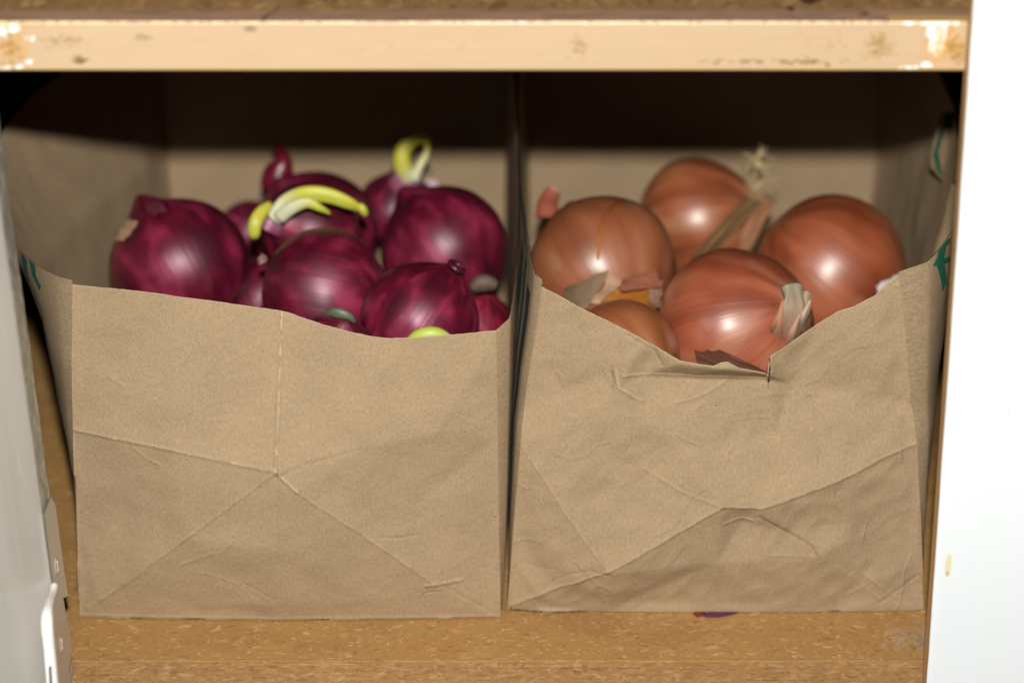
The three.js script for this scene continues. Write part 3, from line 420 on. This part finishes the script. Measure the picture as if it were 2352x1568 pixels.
function makeOnion(kind, o) {
  const c = atDepth(o.c[0], o.c[1], o.d), R = o.r / F * o.d;
  const hit = (px, py, rf) => {                            // first hit of the ray with the bulb
    const d = dir(px, py).normalize(), oc = EYE.clone().sub(c), b = oc.dot(d); let rad = R, p;
    for (let i = 0; i < 6; i++) { const q = b * b - oc.lengthSq() + rad * rad; p = EYE.clone().addScaledVector(d, -b - Math.sqrt(Math.max(q, 0))); const w = p.clone().sub(c); if (q < 0) { p = c.clone().addScaledVector(w.normalize(), rad); } rad = rf ? rf(p.clone().sub(c).normalize()) : R; }
    return p;
  };
  const axis = o.axis ? V(...o.axis).normalize() : hit(o.pole[0], o.pole[1]).sub(c).normalize();
  const q = new THREE.Quaternion().setFromUnitVectors(V(0, 1, 0), axis), qi = q.clone().invert();
  const nl = o.neck ?? .25, nw = o.neckW ?? .16, sq = o.squash ?? .94;
  const radius = (w) => {
    const l = w.clone().applyQuaternion(qi), ct = l.y, th = Math.acos(clamp(ct, -1, 1)), ph = Math.atan2(l.z, l.x);
    const e = 1 / Math.sqrt(ct * ct / (sq * sq) + (1 - ct * ct));
    return R * (e * (1 + 0.045 * fbm(w.x * 1.1 + o.seed, w.y * 1.1, w.z * 1.1, 2) + 0.007 * Math.cos(ph * 5 + o.seed) * Math.sin(th)) + nl * Math.exp(-Math.pow(th / (nw * 1.3), 1.6)) + 0.055 * Math.exp(-Math.pow(th / .5, 2)) - 0.035 * Math.exp(-Math.pow((Math.PI - th) / .18, 2)));
  };
  const base = V(c.x, c.y - R, c.z), root = thing(kind + '_onion', o.label, 'onion', base.toArray(), G[kind]);
  const NU = 72, NV = 56, P = [], UV = [], I = [];
  for (let j = 0; j <= NV; j++) for (let i = 0; i <= NU; i++) {
    const th = Math.PI * Math.pow(j / NV, 1.35), ph = i / NU * Math.PI * 2, w = V(Math.sin(th) * Math.cos(ph), Math.cos(th), Math.sin(th) * Math.sin(ph)).applyQuaternion(q), p = w.clone().multiplyScalar(radius(w)).add(c).sub(base);
    P.push(p.x, p.y, p.z); UV.push(i / NU, 1 - th / Math.PI);
  }
  for (let j = 0; j < NV; j++) for (let i = 0; i < NU; i++) { const a = j * (NU + 1) + i, b = a + NU + 1; I.push(a, a + 1, b + 1, a, b + 1, b); }
  const g = new THREE.BufferGeometry(); g.setAttribute('position', new THREE.Float32BufferAttribute(P, 3)); g.setAttribute('uv', new THREE.Float32BufferAttribute(UV, 2)); g.setIndex(I); g.computeVertexNormals();
  const n = g.attributes.normal; for (let j = 0; j <= NV; j++) { const a = j * (NU + 1), b = a + NU, m = V(n.getX(a) + n.getX(b), n.getY(a) + n.getY(b), n.getZ(a) + n.getZ(b)).normalize(); n.setXYZ(a, m.x, m.y, m.z); n.setXYZ(b, m.x, m.y, m.z); }
  let bm = mats[kind][o.mat ?? 0]; if (o.tint) { bm = bm.clone(); bm.color.setRGB(...o.tint); } part('bulb', g, bm, root);
  const H2 = (px, py, lift = 0) => { const p = hit(px, py, radius), w = p.clone().sub(c).normalize(); return p.addScaledVector(w, lift).sub(base); };   // a point on the skin, local
  const D = (px, py, d) => atDepth(px, py, d).sub(base);
  return { root, c, R, base, axis, H: H2, D, add: (name, geo, mat, label) => part(name, geo, mat, root, label) };
}
const mixc = (a, b, k) => a.map((x, i) => lerp(x, b[i], clamp(k, 0, 1)));
const LEAF = [0.52, 0.50, 0.055], PALE = [0.68, 0.66, 0.45], PURPLE = [0.22, 0.03, 0.10], STRAW = [0.46, 0.34, 0.18], GREY = [0.30, 0.235, 0.155];
const soft = (list, v) => [-.12, -.06, 0, .06, .12].map((k) => poly(list, 2, clamp(v + k, 0, 1))).reduce((s, q) => [s[0] + q[0] / 5, s[1] + q[1] / 5], [0, 0]);
// a loose scrap of skin between two outlines, lying on the bulb and lifted at an edge
const scrap = (o, L, R, lift, hue, th = 0.0004, n = 14) => sheet((u, v) => { const a = soft(L, v), b = soft(R, v), wx = 4 * noise(u * 2.6, v * 2.6, L[0][0]), wy = 5 * noise(u * 3, v * 2, L[0][1] + 9); return o.H(lerp(a[0], b[0], u) + wx, lerp(a[1], b[1], u) + wy, lift(u, v) + .0006 * noise(u * 7, v * 7, 3)); }, steps(n), steps(n + 6), th, null, hue);
function tuft(o, px, py, d, n, len, seed, col, spread = 1, bias = [0, 0, 0]) {
  const r = rng(seed), gs = [], s = o.D(px, py, d);
  for (let i = 0; i < n; i++) { const v = V((r() - .5) * 2 * spread + bias[0], (r() - .5) * 2 * spread + bias[1], (r() - .3) * spread + bias[2]).normalize().multiplyScalar(len * (.5 + .7 * r())), m = V((r() - .5), (r() - .5), (r() - .5)).multiplyScalar(len * .35); const k = .7 + .5 * r(); gs.push(taper([s.clone().addScaledVector(v, -.15), s.clone().addScaledVector(v, .5).add(m), s.clone().add(v)], (t) => 0.00055 * (1 - .7 * t), 1, () => col.map((x) => x * k), 8, 6)); }
  return mergeGeometries(gs);
}

// red onions
const r1 = makeOnion('red', { c: [412, 614], r: 162, d: 1.06, axis: [-.5, .75, -.42], seed: 1.3, mat: 0, neck: .22, label: 'large dull red onion at the far left of the left bag' });
r1.add('loose_skin', scrap(r1, [[332, 476, 0], [345, 494, 1]], [[372, 474, 0], [385, 488, 1]], (u, v) => 0.0004 + 0.0022 * (1 - v), () => [0.10, 0.006, 0.02]), dryM);
r1.add('loose_skin', scrap(r1, [[268, 560, 0], [285, 530, .5], [300, 508, 1]], [[290, 550, 0], [306, 528, .5], [318, 508, 1]], (u, v) => 0.0005 + .0012 * (1 - u), () => [0.34, 0.20, 0.12]), dryM);
const r2 = makeOnion('red', { c: [725, 535], r: 146, d: 1.13, axis: [-.46, .85, .12], seed: 4.1, mat: 1, neck: .15, label: 'dark red onion at the back of the left bag with a pointed dry tip' });
r2.add('dry_tip', taper([r2.D(636, 432, 1.125), r2.D(640, 400, 1.122), r2.D(648, 372, 1.12), r2.D(640, 345, 1.122), r2.D(622, 322, 1.125)], (t) => 0.0084 * (1 - Math.pow(t, 1.3) * .95) * (1 + .1 * Math.sin(t * 7)), .8, (t) => mixc([0.12, 0.005, 0.018], [0.03, 0.006, 0.012], smooth(t, .5, .95))), glossM);
const r10 = makeOnion('red', { c: [572, 530], r: 72, d: 1.165, axis: [-.5, .5, .2], seed: 8.2, mat: 2, neck: .1, label: 'small dark red onion peeping out left of the onion with the pointed tip' });
const r3 = makeOnion('red', { c: [712, 530], r: 116, d: 1.07, pole: [628, 500], seed: 2.7, mat: 2, neck: .32, neckW: .2, label: 'red onion under the long yellow-green sprout arching across the middle of the left bag' });
r3.add('neck', taper([r3.D(612, 530, 1.045), r3.D(625, 506, 1.045), r3.D(650, 480, 1.045)], (t) => 0.0072 - .002 * t, .8, (t) => mixc(PURPLE, [.4, .2, .26], t)), glossM);
const ar = (t, a) => mixc(PALE, LEAF, smooth(t, .12, .42)).map((x) => x * (1 + .12 * Math.sin(a * 3)));
r3.add('sprout', taper([r3.D(630, 505, 1.036), r3.D(655, 468, 1.034), r3.D(700, 447, 1.03), r3.D(750, 448, 1.03), r3.D(800, 466, 1.032), r3.D(826, 480, 1.036)], (t) => 0.0042 * Math.sqrt(Math.sin(Math.PI * clamp(.3 + .66 * t, 0, .985))), .6, ar), leafM, 'longest yellow-green leaf, arching to the right');
r3.add('sprout', taper([r3.D(640, 500, 1.03), r3.D(668, 478, 1.027), r3.D(705, 465, 1.026), r3.D(735, 478, 1.027), r3.D(757, 490, 1.03)], (t) => 0.0031 * (1.05 - .85 * t * t), .6, (t) => mixc([.60, .58, .40], LEAF, smooth(t, .2, .7))), leafM);
r3.add('sprout', taper([r3.D(622, 472, 1.038), r3.D(600, 488, 1.034), r3.D(586, 512, 1.032), r3.D(584, 538, 1.034), r3.D(588, 545, 1.036)], (t) => 0.0031 * Math.sqrt(Math.sin(Math.PI * clamp(.2 + .72 * t, 0, .97))), .6, () => LEAF), leafM);
r3.add('sprout', taper([r3.D(822, 470, 1.034), r3.D(832, 480, 1.034), r3.D(840, 494, 1.036)], (t) => 0.0021 * Math.sqrt(Math.sin(Math.PI * clamp(.15 + .75 * t, 0, .95))), .7, () => LEAF.map((x) => x * .9)), leafM);
const r4 = makeOnion('red', { c: [742, 672], r: 150, d: 1.01, axis: [.95, -.15, .1], seed: 5.5, mat: 1, neck: .12, label: 'red onion at the front middle of the left bag with a small pale root tuft' });
r4.add('root_tuft', tuft(r4, 608, 592, 1.0, 40, 0.0038, 12, [0.30, 0.17, 0.15], 1, [-.4, .2, .8]), dryM);
const r6 = makeOnion('red', { c: [905, 478], r: 84, d: 1.15, axis: [.25, .95, .1], seed: 3.9, mat: 0, neck: .3, neckW: .25, label: 'red onion at the back of the left bag with a short upright yellow sprout' });
r6.add('neck', taper([r6.D(920, 440, 1.14), r6.D(930, 415, 1.137), r6.D(950, 395, 1.137)], (t) => 0.0082 - .0018 * t, .8, (t) => mixc([.2, .03, .08], [.4, .17, .26], t)), glossM);
r6.add('sprout', taper([r6.D(945, 415, 1.134), r6.D(925, 385, 1.13), r6.D(924, 350, 1.128), r6.D(945, 322, 1.128), r6.D(970, 318, 1.128), r6.D(982, 330, 1.13)], (t) => 0.0042 * (1.05 - .55 * t * t), .65, (t) => mixc([.55, .5, .3], [.50, .46, .03], smooth(t, .0, .3))), leafM);
r6.add('sprout', taper([r6.D(950, 412, 1.131), r6.D(962, 385, 1.129), r6.D(978, 355, 1.129), r6.D(983, 335, 1.131)], (t) => 0.0026 * (1.05 - .6 * t), .7, (t) => mixc(PALE, [.5, .45, .1], t)), leafM);
r6.add('sprout', taper([r6.D(972, 372, 1.134), r6.D(985, 368, 1.134), r6.D(996, 385, 1.134)], (t) => 0.0011 * (1.1 - t), .7, () => [.2, .17, .08]), leafM);
r6.add('loose_skin', scrap(r6, [[960, 418, 0], [965, 440, 1]], [[1010, 400, 0], [1000, 440, 1]], (u, v) => .001 + .006 * u, () => [.2, .035, .08]), glossM);
const r5 = makeOnion('red', { c: [1020, 572], r: 148, d: 1.08, axis: [-.5, .6, -.4], seed: 6.4, mat: 2, neck: .2, label: 'largest glossy red onion, at the right wall of the left bag' });
const r8 = makeOnion('red', { c: [1090, 748], r: 87, d: 1.05, pole: [1112, 672], seed: 9.1, mat: 1, tint: [1.6, 1.1, 1.1], neck: .12, label: 'small bright red onion in the right front corner of the left bag' });
r8.add('dry_tip', taper([r8.D(1085, 662, 1.022), r8.D(1110, 650, 1.02), r8.D(1140, 655, 1.022)], (t) => 0.0042 * Math.sin(Math.PI * (.2 + .6 * t)), .6, (t, a) => [.15, .095, .07].map((x) => x * (.8 + .35 * Math.sin(a * 4)))), dryM);
const r9 = makeOnion('red', { c: [765, 812], r: 96, d: 0.972, axis: [.3, .9, .3], seed: 7.7, mat: 0, neck: .15, label: 'dark red onion low behind the front edge of the left bag with a green tip' });
r9.add('sprout', taper([r9.D(745, 722, .968), r9.D(770, 718, .964), r9.D(798, 728, .964), r9.D(812, 742, .966)], (t) => 0.0026 * Math.sin(Math.PI * clamp(.15 + .7 * t, 0, 1)), .6, () => [.09, .12, .07]), leafM);
const r7 = makeOnion('red', { c: [964, 737], r: 139, d: 0.993, pole: [1046, 620], seed: 10.3, mat: 0, neck: .12, label: 'red onion at the front right of the left bag with a dark curled neck stub' });
r7.add('neck', (() => { const p = r7.H(1046, 616), w = p.clone().add(r7.base).sub(r7.c).normalize(), g = new THREE.TorusGeometry(0.0034, 0.0012, 10, 26, 5.2); g.rotateZ(.5); g.applyQuaternion(new THREE.Quaternion().setFromUnitVectors(V(0, 0, 1), w)); g.translate(p.x + w.x * .001, p.y + w.y * .001, p.z + w.z * .001); const cc = []; for (let i = 0; i < g.attributes.position.count; i++) cc.push(.06, .008, .018); g.setAttribute('color', new THREE.Float32BufferAttribute(cc, 3)); return g; })(), glossM);
r7.add('sprout', taper([r7.D(930, 800, .955), r7.D(965, 775, .952), r7.D(1005, 772, .952), r7.D(1050, 800, .955)], (t) => 0.0042 * Math.sin(Math.PI * (.15 + .7 * t)), .7, () => [.42, .47, .07]), leafM);

// yellow onions
const r11 = makeOnion('red', { c: [602, 690], r: 105, d: 1.09, axis: [.3, -.6, .4], seed: 12.4, mat: 0, neck: .1, label: 'dark red onion mostly hidden in the gap behind the root tuft' });
const y2 = makeOnion('yellow', { c: [1602, 505], r: 144, d: 1.13, axis: [.86, .34, .22], seed: 1.9, mat: 1, tint: [1.25, 1.38, 1.3], neck: .16, label: 'yellow onion at the back of the right bag with dry straw-like roots' });
y2.add('root_tuft', tuft(y2, 1722, 440, 1.12, 46, 0.015, 31, STRAW, .7, [.35, .55, .1]), dryM);
y2.add('root_tuft', tuft(y2, 1735, 372, 1.12, 22, 0.009, 33, [.55, .42, .22], 1, [.2, .3, .1]), dryM);
y2.add('dry_leaf', sheet((u, v) => { const a = [lerp(1712, 1590, v), lerp(450, 590, v)], b = [lerp(1752, 1612, v), lerp(464, 604, v)]; return y2.D(lerp(a[0], b[0], u), lerp(a[1], b[1], u), 1.108 - 0.016 * Math.sin(v * 2.4) + .003 * Math.cos(u * 7)); }, steps(10), steps(24), 0.0004, null, (u, v) => STRAW.map((x, i) => x * (.42 + .3 * noise(u * 14, v * 3)) * [1.25, .9, .7][i])), dryM);
y2.add('dry_leaf', sheet((u, v) => { const a = [lerp(1750, 1665, v), lerp(440, 575, v)], b = [lerp(1775, 1725, v), lerp(470, 575, v)]; return y2.D(lerp(a[0], b[0], u), lerp(a[1], b[1], u), 1.118 - 0.008 * Math.sin(v * 2.4)); }, steps(8), steps(18), 0.0004, null, (u, v) => [.36, .15, .065].map((x) => x * (.8 + .5 * noise(u * 14, v * 3)))), dryM);
const y1 = makeOnion('yellow', { c: [1384, 616], r: 172, d: 1.04, axis: [-.35, .45, -.75], seed: 3.3, mat: 0, tint: [1.15, 1.45, 1.5], neck: .18, label: 'yellow onion at the left wall of the right bag with cracked, torn skin' });
y1.add('dry_tip', taper([y1.D(1258, 500, 1.075), y1.D(1258, 470, 1.075), y1.D(1268, 445, 1.072), y1.D(1275, 432, 1.072)], (t) => 0.0058 * (1 - .45 * t), .6, (t) => mixc([.27, .06, .03], [.42, .28, .18], smooth(t, .75, 1))), dryM);
y1.add('skin_crack', scrap(y1, [[1430, 453, 0], [1399, 476, .22], [1379, 510, .5], [1372, 560, .8], [1373, 605, 1]], [[1434, 455, 0], [1406, 482, .22], [1386, 514, .5], [1378, 560, .8], [1374, 605, 1]], () => 0.0004, (u, v) => mixc([.20, .045, .006], [.40, .15, .03], v)), glossM);
y1.add('inner_layer', scrap(y1, [[1395, 650, 0], [1380, 680, .5], [1350, 720, 1]], [[1492, 640, 0], [1502, 670, .5], [1500, 740, 1]], () => 0.0007, (u, v) => mixc([.36, .11, .016], [.46, .18, .03], v * .6 + .2 * Math.sin(u * 9))), glossM);
y1.add('loose_skin', scrap(y1, [[1300, 660, 0], [1302, 676, .5], [1312, 700, 1]], [[1398, 618, 0], [1386, 650, .5], [1352, 698, 1]], (u, v) => 0.001 + 0.0045 * v, (u, v) => [.19, .115, .062].map((x) => x * (.6 + .5 * u))), dryM);
y1.add('loose_skin', scrap(y1, [[1398, 622, 0], [1384, 660, .5], [1340, 694, 1]], [[1424, 640, 0], [1412, 660, .5], [1374, 690, 1]], (u, v) => 0.004 + 0.001 * Math.sin(v * 6), () => [.42, .24, .14]), dryM);
y1.add('loose_skin', scrap(y1, [[1416, 645, 0], [1420, 660, 1]], [[1498, 618, 0], [1500, 655, 1]], (u, v) => 0.001 + 0.005 * v, (u) => [.30, .095, .05].map((x) => x * (.7 + .3 * u))), dryM);
y1.add('loose_skin', scrap(y1, [[1478, 648, 0], [1482, 690, 1]], [[1508, 640, 0], [1506, 700, 1]], (u, v) => 0.003, () => [.34, .18, .12]), dryM);
const y3 = makeOnion('yellow', { c: [1904, 622], r: 180, d: 1.07, axis: [.72, -.62, .1], seed: 5.2, mat: 2, tint: [1.16, 1.1, 1.0], neck: .12, label: 'largest smooth glossy yellow onion at the right of the right bag' });
y3.add('loose_skin', scrap(y3, [[2002, 652, 0], [2010, 672, 1]], [[2060, 624, 0], [2066, 650, 1]], () => 0.003, () => [.66, .60, .55]), dryM);
const y4 = makeOnion('yellow', { c: [1690, 752], r: 184, d: 0.99, pole: [1838, 700], seed: 7.1, mat: 1, tint: [1.2, 1.16, 1.25], neck: .1, label: 'reddish yellow onion at the front of the right bag with a pale papery neck' });
y4.add('dry_neck', taper([y4.D(1800, 775, .968), y4.D(1815, 735, .956), y4.D(1825, 695, .954), y4.D(1818, 655, .958)], (t) => 0.0062 * (1 - .35 * t) * (1 + .12 * Math.sin(t * 14)), .5, (t, a) => mixc([.36, .19, .11], [.33, .27, .19], t).map((x) => x * (.85 + .2 * Math.sin(a * 5 + t * 4)))), dryM);
y4.add('dry_neck', taper([y4.D(1828, 745, .962), y4.D(1848, 705, .955), y4.D(1856, 670, .957)], (t) => 0.0036 * (1 - .4 * t), .5, (t, a) => [.40, .25, .18].map((x) => x * (.85 + .3 * Math.sin(a * 4)))), dryM);
for (const [ax, ay, bx, by, w, c] of [[1786, 790, 1800, 690, .0024, [.38, .17, .09]], [1812, 800, 1838, 722, .002, [.42, .22, .15]], [1800, 770, 1812, 664, .0018, [.30, .23, .15]], [1836, 760, 1862, 690, .0016, [.45, .33, .25]], [1776, 775, 1790, 715, .0016, [.30, .13, .07]]]) y4.add('dry_neck', taper([y4.D(ax, ay, .966), y4.D((ax + bx) / 2 - 4, (ay + by) / 2, .953), y4.D(bx, by, .952)], (t) => w * (1.1 - .8 * t), .5, () => c), dryM);
y4.add('loose_skin', scrap(y4, [[1600, 800, 0], [1612, 830, .5], [1600, 870, 1]], [[1650, 796, 0], [1770, 850, .5], [1780, 880, 1]], (u, v) => 0.002 + .002 * u, () => [.10, .03, .014]), dryM, 'dark brown loose skin');
const y5 = makeOnion('yellow', { c: [1425, 828], r: 142, d: 0.962, axis: [-.5, .1, -.6], seed: 9.6, mat: 0, tint: [1.15, 1.45, 1.3], neck: .1, label: 'tan yellow onion low in the front left corner of the right bag' });

// ------------------------------------------------------------------ crumbs and scraps
function flake(name, label, pts, y, col, group) {          // a thin curled scrap lying on a shelf, outline in order
  const P = pts.map(([px, py]) => atY(px, py, y)), c = P.reduce((s, p) => s.add(p), V(0, 0, 0)).divideScalar(P.length), sh = new THREE.Shape(P.map((p) => new THREE.Vector2(p.x - c.x, -(p.z - c.z))));
  const g = new THREE.ExtrudeGeometry(sh, { depth: 0.0003, bevelEnabled: true, bevelThickness: 0.0001, bevelSize: 0.0001, bevelSegments: 1 }); g.rotateX(-Math.PI / 2);
  const m = new THREE.Mesh(g, new THREE.MeshStandardMaterial({ color: new THREE.Color().setRGB(...col), roughness: 0.6 })); m.name = numbered(name); m.position.set(c.x, y + 0.0004, c.z); m.castShadow = m.receiveShadow = true; scene.add(m);
  m.userData = { label, category: 'onion skin' }; if (group) m.userData.group = group;
}
flake('onion_skin', 'purple scrap of onion skin in front of the right bag', [[1612, 1412], [1640, 1405], [1668, 1398], [1700, 1407], [1678, 1414], [1650, 1419], [1622, 1419]], 0, [.085, .02, .05]);
flake('onion_skin', 'rusty red scrap of onion skin beside the purple scrap on the lower shelf', [[1592, 1410], [1606, 1404], [1622, 1407], [1618, 1417], [1600, 1418]], 0, [.16, .02, .01]);
flake('onion_skin', 'dark brown onion skin lying on the upper shelf', [[1836, -8], [1895, -10], [1888, 2], [1872, 5], [1862, 11], [1848, 5], [1838, 2]], SHELF_Y + SHELF_T, [.055, .018, .012]);
flake('onion_skin', 'small dark red chip on the upper shelf edge', [[1806, 22], [1816, 18], [1826, 24], [1818, 27]], SHELF_Y + SHELF_T, [.10, .008, .012]);
flake('onion_skin', 'rusty chip near the right end of the upper shelf edge', [[1970, 37], [1985, 33], [1996, 34], [1986, 39]], SHELF_Y + SHELF_T, [.16, .035, .015]);

renderer.render(scene, camera);
